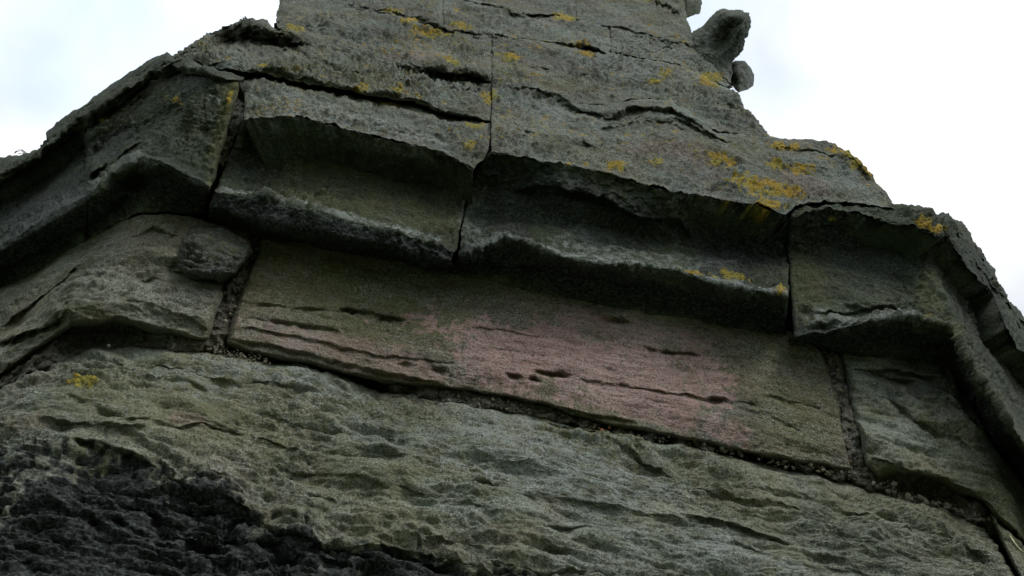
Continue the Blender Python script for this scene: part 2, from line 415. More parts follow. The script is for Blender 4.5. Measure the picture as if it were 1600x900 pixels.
# ------------------------------------------------------------------ wear drawn on the stones
# lower block
crack([(30,560),(120,570),(200,588),(280,600),(330,612),(420,640)], 3.5, .014)
crack([(110,588),(200,600),(260,612),(350,630)], 3, .009)
ledge([(150,560),(240,572),(330,590),(420,600),(500,615)], .010, 18, 12)
crack([(440,570),(520,600),(600,622),(650,632)], 4, .014)
pit(668, 632, 34, 7, 12, .03)
pit(140, 635, 46, 6, 16, .016); pit(170, 648, 30, 5, 16, .014); pit(205, 688, 20, 6, 30, .012)
pit(345, 668, 30, 8, 18, .02); ledge([(265,672),(320,664),(370,672),(430,690),(480,705)], .014, 18, 16)
crack([(160,690),(175,668),(200,660),(250,658)], 4, .012)
ledge([(60,655),(120,660),(190,672),(250,668)], .010, 22, 14)
bump(235, 680, 55, 22, 12, .018); bump(60, 700, 60, 30, -20, .014)
ledge([(395,640),(470,660),(560,672),(640,690)], .010, 20, 16)
ledge([(430,720),(510,735),(600,762),(700,780)], .009, 20, 14)
pit(670, 740, 22, 10, 20, .016); pit(630, 770, 24, 12, 45, .014); pit(760, 762, 20, 5, 10, .02)
pit(725, 700, 34, 12, 20, .010); pit(825, 782, 16, 7, 25, .018); pit(575, 782, 26, 16, 20, .012)
pit(740, 800, 26, 7, 15, .014); pit(600, 815, 40, 8, 20, .010)
pit(885, 827, 38, 6, 4, .028); pit(870, 862, 28, 6, 20, .020)
ledge([(850,660),(900,670),(960,700),(1010,722),(1060,745)], .018, 22, 24)
bump(905, 672, 50, 14, 25, .012); pit(950, 690, 60, 10, 30, .012)
ledge([(1060,806),(1130,815),(1180,835),(1240,850)], .016, 24, 14)
pit(1100, 820, 40, 9, 12, .02); pit(1165, 862, 40, 8, 15, .024); pit(1100, 850, 34, 7, 18, .018)
pit(1290, 872, 32, 6, 8, .018); pit(1330, 892, 34, 6, 10, .018); pit(1250, 842, 26, 6, 20, .014)
ledge([(1300,790),(1400,805),(1500,845),(1560,880)], .010, 22, 14)
ledge([(1480,845),(1530,862),(1560,892)], .014, 18, 14)
ledge([(1020,745),(1120,770),(1220,790),(1300,800)], .006, 20, 16)
crack([(1100,750),(1160,762),(1210,785)], 4, .008)
ledge([(640,880),(740,870),(860,890),(960,902)], .010, 20, 16)
ledge([(95,690),(160,698),(220,722),(300,765),(390,792),(430,830),(540,850),(640,854),(720,868),(795,905)], .011, 22, 40)
for x, y, rx, ry, a in [(130,697,15,5,20),(160,712,25,6,22),(205,722,24,7,25),(190,740,18,6,20),(225,798,30,5,22),(250,815,24,6,25),(300,800,26,6,15),
                        (330,797,24,7,10),(380,815,26,7,15),(270,835,30,6,20),(320,850,30,7,15),(365,845,18,6,30),(420,850,22,7,12),(450,870,26,8,12),
                        (50,895,26,10,10),(40,880,14,8,0),(100,810,10,7,0),(155,825,18,7,35),(190,820,16,6,30),(500,860,22,8,10),(560,870,24,8,15),
                        (620,860,22,7,12),(660,875,24,7,15),(700,890,26,7,15),(580,890,30,8,10),(520,885,26,7,12),(400,880,26,8,15),(340,880,24,7,15)]:
    pit(x, y, rx, ry, a, .022)
_n = 0
FEAT[:] = [(k, p, ((w_[0]*1.1, w_[1]*1.7) if k == 'l' else w_), d_*(.62 if k == 'l' else .6 if k == 'c' else .62 if p[0][1] < 790 or p[0][0] > 760 else 1.1), R) for k, p, w_, d_, R in FEAT]
for x_, y_, rx_, ry_, a_, d_ in [(560,690,60,16,15,.014),(760,700,70,20,15,.012),(480,760,50,14,20,.012),(880,770,60,14,12,.012),(1000,800,70,14,12,.012),(660,830,70,12,10,.012),(1200,760,70,12,12,.010),(1380,850,60,16,20,.012),(300,720,50,16,20,.012),(200,650,60,10,12,.010)]:
    bump(x_, y_, rx_, ry_, a_, d_); pit(x_+rx_*.7, y_+ry_*1.6, rx_*.8, ry_*.55, a_, d_*.9)
# left block of the middle course
ledge([(-10,540),(30,528),(80,505),(110,485)], .022, 18, 20)
ledge([(0,505),(40,480),(90,440),(130,412)], .014, 20, 20)
pit(75, 460, 30, 12, -35, .014); pit(30, 500, 30, 9, -25, .014)
bump(150, 470, 60, 30, -30, .020); bump(250, 400, 60, 25, 10, .010); pit(235, 442, 16, 6, 5, .014)
ledge([(200,368),(240,352),(262,362),(280,372)], .008, 14, 10)
ledge([(190,470),(240,478),(300,500),(330,515)], .005, 16, 12)
pit(350, 442, 26, 12, 5, .035); pit(275, 425, 14, 10, 0, .02)
ledge([(272,428),(300,433),(340,436),(372,434)], .014, 12, 14)
# pink block
crack([(370,475),(440,480),(540,490),(600,497),(640,505)], 3, .010)
crack([(530,486),(570,490),(632,503)], 3.5, .016)
crack([(420,500),(470,510),(540,522)], 4, .012); crack([(375,498),(440,502),(500,512)], 3, .008)
ledge([(360,510),(440,520),(540,545),(640,560),(720,570)], .006, 14, 10)
ledge([(352,530),(420,540),(520,565),(600,580),(690,600)], .009, 12, 10)
pit(685, 581, 13, 6, 12, .016); pit(632, 572, 12, 5, 12, .012); pit(804, 592, 12, 5, 8, .02); pit(873, 585, 18, 5, 3, .026)
pit(835, 595, 9, 4, 5, .018); pit(848, 583, 14, 4, 12, .014); pit(1048, 552, 16, 4, 10, .014); pit(1076, 558, 12, 4, 5, .012); pit(1015, 546, 12, 4, 10, .008)
crack([(735,516),(790,520),(850,530)], 2.5, .006); crack([(980,540),(1040,550),(1100,560),(1150,558)], 2.5, .005); crack([(760,545),(840,556),(900,560)], 2.5, .004); crack([(880,520),(960,528),(1010,536)], 2.5, .003); crack([(900,610),(980,622),(1060,632)], 2.5, .004)
crack([(1100,622),(1140,628),(1190,635)], 4, .012); crack([(1190,622),(1240,630),(1290,640)], 4, .009); pit(1120, 625, 14, 5, 0, .012)
bump(968, 489, 26, 8, 2, .016); pit(966, 503, 24, 4, 8, .012)
ledge([(900,590),(1000,605),(1100,620),(1180,640)], .005, 16, 12)
ledge([(560,600),(700,608),(800,622),(900,640),(1000,662)], .010, 12, 8)
crack([(1150,640),(1200,650),(1260,680)], 3, .006)
# right block
pit(1405, 600, 28, 8, 5, .03); pit(1370, 590, 14, 7, 20, .016)
crack([(1385,625),(1410,645),(1425,660),(1460,672),(1500,685),(1530,720)], 3.5, .016)
ledge([(1330,575),(1400,580),(1460,590),(1500,620)], .012, 14, 10)
pit(1445, 757, 34, 16, 12, .04); pit(1510, 785, 26, 10, 25, .04); bump(1420, 725, 60, 14, 10, .018)
ledge([(1360,715),(1420,728),(1470,742),(1530,780)], .012, 20, 8)
# cornice
pit(200, 215, 40, 14, -30, .02); pit(160, 240, 34, 14, -30, .015); ledge([(135,275),(175,255),(222,222)], .012, 10, 10)
pit(322, 205, 16, 10, 10, .012); pit(225, 280, 40, 10, -5, .02)
bump(140, 255, 26, 18, 0, .01); bump(280, 160, 40, 26, 10, .012)
crack([(205,185),(225,150),(250,128)], 4, .010)
ledge([(480,205),(560,235),(640,262),(700,290)], .004, 20, 20)
ledge([(800,300),(860,290),(940,310),(1000,340),(1060,345),(1080,370)], .018, 24, 22)
bump(900, 310, 60, 30, 20, .025); bump(990, 330, 50, 24, 15, .02); pit(1130, 380, 60, 20, 10, .01)
pit(1330, 490, 30, 10, 0, .012); ledge([(1270,490),(1330,488),(1380,480),(1420,485)], .010, 16, 12)
pit(1295, 520, 22, 8, -10, .02); pit(1350, 515, 30, 7, 0, .02)
bump(1300,498,26,9,0,.02); pit(1335,508,14,5,-10,.02); bump(1275,505,16,8,0,.012); pit(1262,490,12,8,0,.012); bump(1400,470,40,9,-5,.012)
ledge([(1500,590),(1540,650),(1590,740)], .01, 12, 12)
# weathering and spire
pit(405, 66, 62, 15, 8, .11); pit(370, 72, 30, 13, -15, .07); pit(450, 74, 30, 9, 30, .05); bump(400, 40, 50, 10, 8, .02); bump(470, 66, 26, 10, 30, .015)
pit(690, 125, 70, 10, 8, .10); bump(700, 103, 60, 9, 8, .02); pit(745, 128, 18, 12, 0, .03)
ledge([(620,110),(680,112),(740,122),(765,128)], .02, 16, 18)
ledge([(560,75),(545,62),(520,60)], .02, 14, 14)
ledge([(480,86),(540,100),(600,120),(660,140)], .012, 20, 16)
ledge([(350,100),(420,112),(480,126),(560,140),(640,160),(700,172),(760,190)], .016, 16, 12)
pit(600, 165, 60, 6, 12, .03); pit(700, 182, 40, 6, 10, .025)
bump(600, 190, 90, 14, 12, .012); pit(560, 178, 40, 6, 10, .012)
crack([(768,90),(767,140),(766,190),(762,240)], 3, .012)
ledge([(830,140),(870,152),(905,172),(950,180),(990,168),(1050,172),(1100,200)], .014, 16, 12)
ledge([(950,195),(1000,182),(1060,190),(1120,215)], .008, 16, 12)
pit(915, 230, 16, 6, 20, .02); pit(825, 210, 14, 5, 20, .014); bump(1260, 250, 60, 14, 8, .014)
ledge([(1200,228),(1270,236),(1330,250),(1370,290)], .010, 16, 12)
ledge([(620,22),(660,32),(700,48),(760,55),(830,60)], .016, 16, 12); ledge([(860,66),(900,72),(950,84)], .018, 16, 10)
ledge([(770,10),(800,20),(840,26),(868,22)], .018, 12, 9); ledge([(940,40),(980,46),(1030,62),(1070,70)], .014, 14, 9)
ledge([(1100,155),(1130,162),(1170,172)], .016, 14, 9); ledge([(1010,0),(1040,8),(1062,20)], .02, 12, 8)
pit(850, 112, 20, 6, 10, .014); pit(1015, 135, 24, 7, 10, .012); pit(920, 125, 20, 5, 10, .010)
ledge([(533,5),(580,14),(640,24)], .014, 14, 9); crack([(693,45),(692,20),(695,-20)], 3, .010); crack([(954,50),(956,66),(960,84)], 3, .012)
crack([(432,40),(480,22),(535,2)], 4, .014); crack([(470,45),(505,25),(545,8)], 3, .010)
FEAT[:] = [(k, p, ((w_[0], w_[1]*1.6) if k == 'l' and p[0][1] < 232 and max(q[1] for q in p) < 260 else w_), d_*(.6 if k in 'lc' and p[0][1] < 232 and max(q[1] for q in p) < 260 else 1), R) for k, p, w_, d_, R in FEAT]
ledge([(775,132),(835,141),(900,172),(950,178),(990,166),(1050,170),(1090,198),(1118,214)], .011, 14, 30)
ledge([(930,205),(990,188),(1060,192),(1110,212),(1150,224)], .008, 18, 26)
# ------------------------------------------------------------------ stone colour patches, with cornice shade and lit edges painted in
paint('pink', 930, 575, 235, 58, 12, 1); paint('pink', 1020, 640, 160, 26, 12, .75); paint('pink', 800, 565, 90, 50, 12, .9); paint('pink', 540, 548, 200, 26, 13, .45)
paint('pink', 980, 515, 130, 24, 10, .7); paint('pink', 470, 385, 80, 8, 10, .5)
paint('pink', 1040, 235, 70, 14, 10, .3); paint('pink', 300, 658, 34, 10, 10, .4); paint('pink', 650, 90, 40, 8, 0, .25); paint('pink', 1250, 290, 50, 18, 10, .25)
pline('dark', [(-60,440),(0,425),(135,345),(218,288),(260,296),(330,318)], 26, .85)  # shade under the left cornice lip, painted dark
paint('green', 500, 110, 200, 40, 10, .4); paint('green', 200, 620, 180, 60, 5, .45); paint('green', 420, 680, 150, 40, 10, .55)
paint('dark', 800, 330, 60, 50, 10, .7); paint('dark', 1150, 390, 80, 40, 10, .8); paint('dark', 60, 330, 90, 60, -30, .7); paint('dark', 230, 290, 90, 20, -10, .6); paint('dark', 170, 225, 50, 20, -30, .7); paint('dark', 400, 250, 40, 50, 0, .5)  # black mottling, plus painted shade in the left hollows and underside
pline('dark', [(340,340),(450,372),(600,402),(710,420)], 13, .95)  # soffit shade painted in below the long stone's lip
pline('dark', [(730,412),(800,400),(900,440),(1066,470),(1220,500)], 24, .9)  # soffit of the central stone, its shade put into the colour
pline('dark', [(1260,532),(1400,520),(1480,545),(1520,610),(1600,740)], 20, .8)  # painted shade beneath the right corner lip
pline('dark', [(400,212),(500,218),(600,245),(720,280)], 22, .6); pline('dark', [(1120,350),(1230,370)], 26, .7); pline('dark', [(780,262),(860,280)], 20, .7)  # shade below the drip edge, painted into the hollows
pline('dark', [(1250,360),(1400,375),(1460,395)], 34, .75); pline('dark', [(-40,330),(120,230)], 30, .7); pline('dark', [(100,215),(235,112),(320,118)], 9, .6)  # painted shade in the end hollows and under the left slab
pline('pale', [(345,291),(400,300),(500,324),(600,351),(690,373)], 4, 1); pline('pale', [(755,384),(790,368),(830,378),(900,403),(1000,408),(1130,442),(1225,458)], 4, .9); pline('dark', [(345,316),(400,328),(500,354),(600,378),(700,398)], 16, .95)  # lit lip edges painted pale; fascia below them darkened
pline('pale', [(1290,520),(1370,497),(1420,490)], 9, .7); pline('green', [(1495,515),(1525,570),(1600,690)], 14, .9); pline('pale', [(30,362),(135,295),(215,240)], 8, .4)  # pale rubble and green lip; last line paints the left lip's lit edge
paint('green', 560, 470, 200, 60, 12, 1); paint('green', 650, 510, 70, 22, 10, 1); paint('green', 1230, 640, 90, 50, 20, .85); paint('green', 1220, 560, 70, 24, 10, .6)
paint('green', 720, 440, 120, 22, 10, .8); paint('green', 600, 580, 130, 20, 12, .5)
paint('green', 930, 680, 110, 28, 25, .95); paint('green', 1100, 745, 130, 36, 15, .6); paint('green', 520, 720, 130, 70, 10, .55); paint('green', 640, 650, 120, 26, 10, .7)
paint('green', 130, 600, 30, 12, 0, .9); paint('green', 170, 730, 90, 22, 25, .7); paint('green', 700, 740, 120, 34, 12, .55)
paint('green', 1000, 592, 22, 8, 5, .6); paint('green', 1080, 610, 40, 14, 5, .5)
paint('green', 60, 470, 70, 60, -30, .5); paint('green', 130, 420, 60, 20, -30, .4)
paint('green', 1540, 520, 70, 200, -25, .35); paint('green', 1455, 440, 22, 70, 0, .6); paint('green', 1580, 800, 50, 60, 0, .9); paint('green', 1270, 430, 40, 90, 0, .5)
paint('green', 520, 260, 150, 60, 10, .55); paint('green', 620, 330, 100, 24, 10, .6); paint('green', 345, 220, 14, 90, 12, .9); paint('green', 1040, 400, 60, 20, 0, .3)
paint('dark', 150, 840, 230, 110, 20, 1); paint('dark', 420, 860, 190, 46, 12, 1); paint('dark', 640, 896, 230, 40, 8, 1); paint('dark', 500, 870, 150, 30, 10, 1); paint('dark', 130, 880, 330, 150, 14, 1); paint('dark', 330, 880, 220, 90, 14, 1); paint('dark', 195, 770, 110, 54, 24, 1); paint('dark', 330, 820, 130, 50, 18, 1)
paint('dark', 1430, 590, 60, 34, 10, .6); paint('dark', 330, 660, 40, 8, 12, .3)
paint('dark', 950, 330, 110, 46, 15, .7); paint('dark', 900, 300, 80, 30, 10, .5); paint('dark', 1350, 400, 90, 46, 0, .6); paint('dark', 1530, 470, 40, 140, -28, .6); paint('dark', 1560, 600, 40, 120, -28, .5); paint('dark', 420, 70, 70, 14, 0, .4)  # last patch paints the shade of the hollow under the hump
paint('pale', 850, 720, 170, 60, 15, .8); paint('pale', 950, 750, 120, 34, 10, .9); paint('pale', 1150, 880, 160, 40, 10, .8); paint('pale', 420, 590, 120, 16, 12, .8)
paint('pale', 300, 600, 130, 22, 10, .6); paint('pale', 650, 690, 160, 34, 10, .5); paint('pale', 980, 396, 150, 26, 8, .7); paint('pale', 670, 450, 60, 24, 10, .5)
paint('pale', 1350, 505, 90, 22, 0, .7); paint('pale', 560, 200, 170, 18, 11, .9); paint('pale', 1050, 110, 170, 26, 10, .7); paint('pale', 950, 60, 180, 30, 10, .5)
paint('pale', 1450, 640, 70, 30, 0, .4); paint('pale', 560, 350, 120, 8, 14, .7); paint('pale', 1080, 320, 90, 30, 15, .6); paint('pale', 740, 350, 20, 60, 0, .6)  # second patch adds painted light along the long cornice lip
paint('pale', 870, 180, 60, 20, 10, .5); paint('pale', 150, 350, 60, 30, -30, .5); paint('pale', 1010, 870, 90, 20, 8, .5); paint('pale', 900, 880, 90, 18, 8, .5)
for x, y, rx, ry, a in [(672,50,32,9,8),(1170,285,40,10,8),(1215,300,40,10,8),(1140,320,14,5,0),(275,156,13,9,0),(1190,292,56,14,8),(1125,250,22,7,12),(1210,258,14,7,0),(1255,265,18,8,0),(1345,258,40,12,35),
                        (1320,240,26,8,20),(962,262,16,8,0),(1030,255,14,6,0),(1200,320,24,7,10),(1150,437,26,6,8),(1218,453,11,7,0),(1080,424,20,5,8),
                        (798,88,18,6,5),(718,42,18,5,8),(905,72,20,5,8),(915,82,16,4,8),(630,148,24,6,10),(765,150,12,12,0),(705,100,16,6,0),(608,165,16,5,0),
                        (1440,348,16,6,15),(1300,340,16,4,0),(610,18,14,5,0),(640,34,16,4,0),(735,225,14,6,0),(130,598,22,7,0),(1455,492,8,5,0),
                        (358,155,5,16,10),(1110,120,20,6,0),(1040,112,12,5,0),(1025,130,16,5,0),(880,28,18,7,0),(740,198,14,6,0),(560,140,16,5,0),(1225,228,24,6,5),
                        (160,185,8,5,0),(460,45,14,5,0),(570,135,12,4,0),(1470,355,12,5,0),(1000,-5,40,6,0),(1105,130,20,8,0),(420,100,12,4,0)]:
    paint('ochre', x, y, rx, ry, a, 1.0)

# ------------------------------------------------------------------ the monument
EMP = bpy.data.objects.new('stone_pinnacle', None); COL.objects.link(EMP); EMP.location = tuple(EYE*0+np.array([CEN[0], CEN[1], 0]))
bpy.context.view_layer.update()
tag(EMP, 'weathered octagonal sandstone pinnacle with hollow cornice, lichen and stubby crockets, towering overhead', 'stone monument')
T = EMP

stone('stone', [[(-70,990,.15),(400,990,.15),(1000,990,.13),(1625,990,.10)],
        [(-70,800,.10),(300,800,.11),(800,820,.10),(1200,860,.08),(1588,900,.05)],
        [(-70,700,.06),(60,640,.06),(300,640,.06),(800,710,.05),(1200,780,.04),(1552,846,.02)],
        [(-70,648,.0),(0,606,.0),(60,576),(130,550),(200,540,.0),(340,549,-.005),(500,583),(700,628),(830,646),(960,680),(1130,710),(1330,752),(1400,775),(1460,796),(1532,815,-.01)]],
      M_GREY, T, 'broad lowest block, grey green with a blackened honeycombed lower left corner', er=(0,.03,0,.03), ew=16, amp=.015, bed=.008, pitty=.014, seed=3, lump=.003, zs=2.3)
stone('stone', [[(1610,990,.03),(1700,1060,.03)], [(1590,905,.03),(1700,1010,.03)], [(1540,805,.0),(1572,832,.01),(1610,862,.01),(1700,960,0)]],
      M_GREY, T, 'mossy green block beyond the right corner', er=(.03,0,0,.02), amp=.02)
stone('stone', [[(-70,640,.02),(0,590,.02),(60,550),(112,512),(175,503,.03),(235,520),(325,537,.02)],
        [(-70,600,.045),(0,560,.045),(70,515),(120,478),(175,470,.05),(235,480),(335,500,.03)],
        [(-70,530,.03),(0,505,.03),(110,430,.03),(190,395),(260,400),(365,430,.02)],
        [(-70,492,.0),(0,452),(110,390),(210,333),(300,338),(398,366,.0)]],
      M_BUFF, T, 'buff grey block wrapping the left corner, undercut along its bottom edge', er=(0,.03,.05,0), ew=12, amp=.011, bed=.004, zs=2.2)
stone('stone', [[(277,424,.06),(300,432,.065),(340,437,.065),(366,432,.06)],[(279,400,.07),(300,398,.075),(350,400,.075),(384,408,.065)],
        [(284,372,.06),(305,362,.065),(350,362,.065),(396,390,.06)],[(292,352,.03),(320,346,.035),(350,348,.035),(384,368,.03)]],
      M_DARK, T, 'small dark pitted stone let into the corner block', er=(.03,.03,.03,.03), ew=9, amp=.006, bed=0, pitty=-.013, warp=1.6)
stone('stone', [[(350,541,.0),(400,557),(600,597),(720,612),(850,635),(960,669),(1100,693),(1200,718),(1332,738,.0)],
        [(358,512,.012),(600,560,.012),(850,600,.012),(1100,655,.012),(1322,700,.01)],
        [(380,450,.005),(700,505,.005),(1000,570,.005),(1310,620,.005)],
        [(408,370,.0),(700,420),(1000,484),(1225,514),(1285,545,.0)]],
      M_PINK, T, 'long block of pink sandstone, green with algae at its left end', er=(.025,.025,.035,0), ew=8, amp=.004, bed=.0022, seed=9, fine=.0011, zs=2.4)
stone('stone', [[(1350,732,.0),(1372,747),(1400,742),(1440,738,.03),(1475,756,.03),(1510,780,.03),(1536,792),(1565,828),(1610,865),(1700,970,0)],
        [(1342,690,.02),(1420,690,.025),(1500,710,.025),(1545,770),(1610,830),(1700,930,.02)],
        [(1325,620,.01),(1420,620,.02),(1500,640,.02),(1550,710),(1700,890,.01)],
        [(1310,548,.0),(1380,552),(1480,570),(1500,600),(1560,700),(1700,880,0)]],
      M_GREY, T, 'eroded grey block at the right corner with a cracked face and hollow underside', er=(.03,0,.04,0), ew=12, amp=.011, bed=.006, seed=21, zs=2.0)
# cornice
cor = 'cornice_stone'
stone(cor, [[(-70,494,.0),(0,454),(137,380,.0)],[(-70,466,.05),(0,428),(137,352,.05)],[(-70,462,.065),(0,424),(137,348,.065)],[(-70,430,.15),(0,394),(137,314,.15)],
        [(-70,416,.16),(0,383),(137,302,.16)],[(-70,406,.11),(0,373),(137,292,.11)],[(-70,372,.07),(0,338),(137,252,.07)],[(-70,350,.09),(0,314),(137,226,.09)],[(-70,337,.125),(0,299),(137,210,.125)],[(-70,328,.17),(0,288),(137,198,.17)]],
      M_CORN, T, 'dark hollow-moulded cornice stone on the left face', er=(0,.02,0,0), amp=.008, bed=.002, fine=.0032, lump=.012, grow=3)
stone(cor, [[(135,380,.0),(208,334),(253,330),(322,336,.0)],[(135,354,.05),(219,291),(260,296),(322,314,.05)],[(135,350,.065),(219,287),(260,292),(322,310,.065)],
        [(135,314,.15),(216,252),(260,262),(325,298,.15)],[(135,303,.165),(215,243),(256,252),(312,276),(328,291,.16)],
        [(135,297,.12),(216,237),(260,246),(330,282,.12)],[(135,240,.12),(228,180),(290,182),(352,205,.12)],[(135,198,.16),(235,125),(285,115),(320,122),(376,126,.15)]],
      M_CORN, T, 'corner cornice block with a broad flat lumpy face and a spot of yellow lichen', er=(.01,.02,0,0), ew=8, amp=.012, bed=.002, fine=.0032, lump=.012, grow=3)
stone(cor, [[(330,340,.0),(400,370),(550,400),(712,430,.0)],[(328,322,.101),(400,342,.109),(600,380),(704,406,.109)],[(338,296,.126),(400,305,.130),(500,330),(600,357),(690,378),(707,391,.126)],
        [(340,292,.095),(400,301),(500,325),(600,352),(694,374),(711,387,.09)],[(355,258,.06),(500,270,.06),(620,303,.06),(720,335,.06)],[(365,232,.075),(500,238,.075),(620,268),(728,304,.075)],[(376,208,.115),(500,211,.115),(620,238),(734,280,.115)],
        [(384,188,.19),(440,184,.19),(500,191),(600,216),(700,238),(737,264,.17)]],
      M_CORN, T, 'long hollow-moulded cornice stone with a thin ragged lip, its lit edge painted pale', er=(.008,.006,0,0), ew=6, amp=.010, bed=.002, fine=.0032, lump=.012, grow=3)
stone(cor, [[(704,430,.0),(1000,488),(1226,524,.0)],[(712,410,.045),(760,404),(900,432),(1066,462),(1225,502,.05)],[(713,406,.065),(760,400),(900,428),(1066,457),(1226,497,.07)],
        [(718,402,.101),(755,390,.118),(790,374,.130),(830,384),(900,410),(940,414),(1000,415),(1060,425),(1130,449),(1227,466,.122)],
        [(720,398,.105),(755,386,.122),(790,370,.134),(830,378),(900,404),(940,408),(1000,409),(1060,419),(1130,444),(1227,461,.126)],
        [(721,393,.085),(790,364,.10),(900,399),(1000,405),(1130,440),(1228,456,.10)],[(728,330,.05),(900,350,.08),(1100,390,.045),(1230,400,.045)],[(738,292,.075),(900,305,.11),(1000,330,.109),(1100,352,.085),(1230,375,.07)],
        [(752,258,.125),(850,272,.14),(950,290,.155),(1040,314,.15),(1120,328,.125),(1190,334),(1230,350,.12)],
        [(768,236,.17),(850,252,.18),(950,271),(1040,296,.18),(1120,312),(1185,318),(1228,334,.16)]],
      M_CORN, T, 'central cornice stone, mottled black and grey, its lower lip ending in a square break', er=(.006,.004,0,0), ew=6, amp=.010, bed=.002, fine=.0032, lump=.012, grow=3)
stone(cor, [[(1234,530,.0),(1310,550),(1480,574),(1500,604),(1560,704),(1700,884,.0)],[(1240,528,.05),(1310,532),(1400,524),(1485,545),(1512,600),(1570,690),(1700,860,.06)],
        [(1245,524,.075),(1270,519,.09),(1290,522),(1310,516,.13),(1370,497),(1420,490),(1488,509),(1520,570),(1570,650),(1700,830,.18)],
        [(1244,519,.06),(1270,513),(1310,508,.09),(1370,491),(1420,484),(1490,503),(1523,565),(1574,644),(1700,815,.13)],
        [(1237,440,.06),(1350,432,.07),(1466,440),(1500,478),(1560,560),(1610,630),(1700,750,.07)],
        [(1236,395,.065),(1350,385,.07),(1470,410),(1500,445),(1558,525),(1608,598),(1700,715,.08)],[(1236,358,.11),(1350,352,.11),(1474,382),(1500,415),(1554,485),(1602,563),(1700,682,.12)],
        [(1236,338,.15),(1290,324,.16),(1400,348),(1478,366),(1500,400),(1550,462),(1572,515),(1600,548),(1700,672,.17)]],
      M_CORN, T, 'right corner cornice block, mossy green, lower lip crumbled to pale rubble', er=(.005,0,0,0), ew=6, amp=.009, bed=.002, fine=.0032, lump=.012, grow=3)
# weathering courses above the drip edge
wt = 'weathering_stone'
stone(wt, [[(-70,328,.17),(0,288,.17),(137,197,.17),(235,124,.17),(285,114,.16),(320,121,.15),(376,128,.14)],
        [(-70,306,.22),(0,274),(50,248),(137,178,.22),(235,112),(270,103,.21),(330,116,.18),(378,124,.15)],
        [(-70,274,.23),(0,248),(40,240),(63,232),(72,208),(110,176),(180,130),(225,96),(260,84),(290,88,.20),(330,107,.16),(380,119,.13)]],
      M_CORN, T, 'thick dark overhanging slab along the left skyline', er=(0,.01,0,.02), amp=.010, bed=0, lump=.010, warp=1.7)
stone(wt, [[(384,189,.17),(440,185),(500,192),(600,217),(700,239),(737,265,.17)],[(386,160,.15),(440,160),(560,178),(700,212),(762,236,.15)],
        [(380,124,.10),(400,122),(480,138),(560,150),(620,165),(690,180),(765,196,.10)]],
      M_TOP, T, 'rough pale sloping stone above the long hollow cornice', grow=2, er=(.008,.003,0,.008), ew=6, amp=.012, bed=.002, lump=.018, fine=.003)
stone(wt, [[(332,104,.11),(400,114),(480,132),(560,144),(620,160),(690,174),(765,192,.11)],[(295,96,.10),(400,90,.09),(480,104),(600,125),(765,160,.08)],
        [(268,90,.06),(296,72),(330,52),(350,42),(375,27,.03),(415,32),(432,42),(450,50,.0),(500,56),(548,64),(600,94),(640,107),(766,132,.02)]],
      M_DARK if False else M_TOP, T, 'lumpy stone with a dark hollow under its hump and a deep slot at its right end', grow=2, warp=1.5, er=(0,.004,.006,0), ew=5, amp=.013, bed=.002, lump=.020, fine=.003, seed=31)
stone(wt, [[(769,237,.17),(850,253),(950,272,.18),(1040,297),(1120,313),(1185,319),(1228,335,.16),(1250,322,.15),(1290,314),(1340,318),(1396,326,.15)],
        [(770,200,.13),(900,225),(1000,240),(1100,255),(1200,270,.12),(1300,282),(1350,300),(1396,323,.13)],
        [(770,131,.045),(835,132),(900,163),(950,166),(990,152),(1050,157),(1090,187,.075),(1120,208),(1203,214,.06),(1265,219),(1300,223),(1330,240),(1362,275),(1396,318,.10)]],
      M_TOP, T, 'wave-topped sloping stone with a large patch of orange lichen', grow=2, er=(.003,0,0,.003), ew=5, amp=.010, bed=.0015, lump=.012, fine=.003, seed=41)
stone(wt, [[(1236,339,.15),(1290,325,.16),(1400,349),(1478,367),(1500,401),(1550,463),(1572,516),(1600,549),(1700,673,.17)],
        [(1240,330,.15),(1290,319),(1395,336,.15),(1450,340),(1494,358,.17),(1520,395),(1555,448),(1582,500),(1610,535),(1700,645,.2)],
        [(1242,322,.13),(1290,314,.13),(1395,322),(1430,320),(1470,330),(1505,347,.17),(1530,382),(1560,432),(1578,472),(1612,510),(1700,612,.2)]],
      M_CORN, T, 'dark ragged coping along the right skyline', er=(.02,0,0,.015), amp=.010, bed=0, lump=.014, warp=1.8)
# spire courses
e1b = [(436,46,-.02),(500,57,-.02),(548,65),(600,95),(640,108),(766,131,.0),(835,133),(900,164),(950,167),(990,153),(1050,158),(1090,188),(1120,208),(1204,215,.03)]
e1t = [(430,37,-.10),(480,28),(540,13),(600,22),(700,47),(800,58),(870,70),(960,86),(1060,100),(1120,130),(1153,147,-.10)]
e2t = [(437,8,-.18),(480,-2),(540,-8),(640,-10),(770,8),(830,25),(870,24),(940,40),(1000,52),(1066,68),(1088,76,-.16)]
e3t = [(445,-60,-.28),(700,-70),(1052,-60,-.28)]
e2b = [(430,37,-.10),(480,28),(540,13),(600,22),(700,47),(800,58),(870,70),(960,86),(1060,100),(1120,130),(1145,140,-.10)]
e2r = [(437,8,-.18),(480,-2),(540,-8),(640,-10),(770,8),(830,25),(870,24),(940,40),(1000,52),(1066,68),(1088,76,-.16)]
def spire(rb, rt, cuts, lab, **k):
    xs = [(None, None)]+cuts+[(None, None)]
    for i in range(len(xs)-1):
        a, b = xs[i], xs[i+1]
        stone('spire_stone', [cut(rb, a[0], b[0]), cut(rt, a[1], b[1])], M_TOP, T, None, er=(.003 if i else 0, .003 if i < len(xs)-2 else 0, .004, .005), ew=4, **k)
spire(e1b, e1t, [(767, 770)], '', amp=.011, bed=.003, lump=.018, fine=.003)
spire(e2b, e2t, [(545, 560), (693, 694), (955, 954)], '', amp=.010, bed=.003, lump=.014, fine=.003)
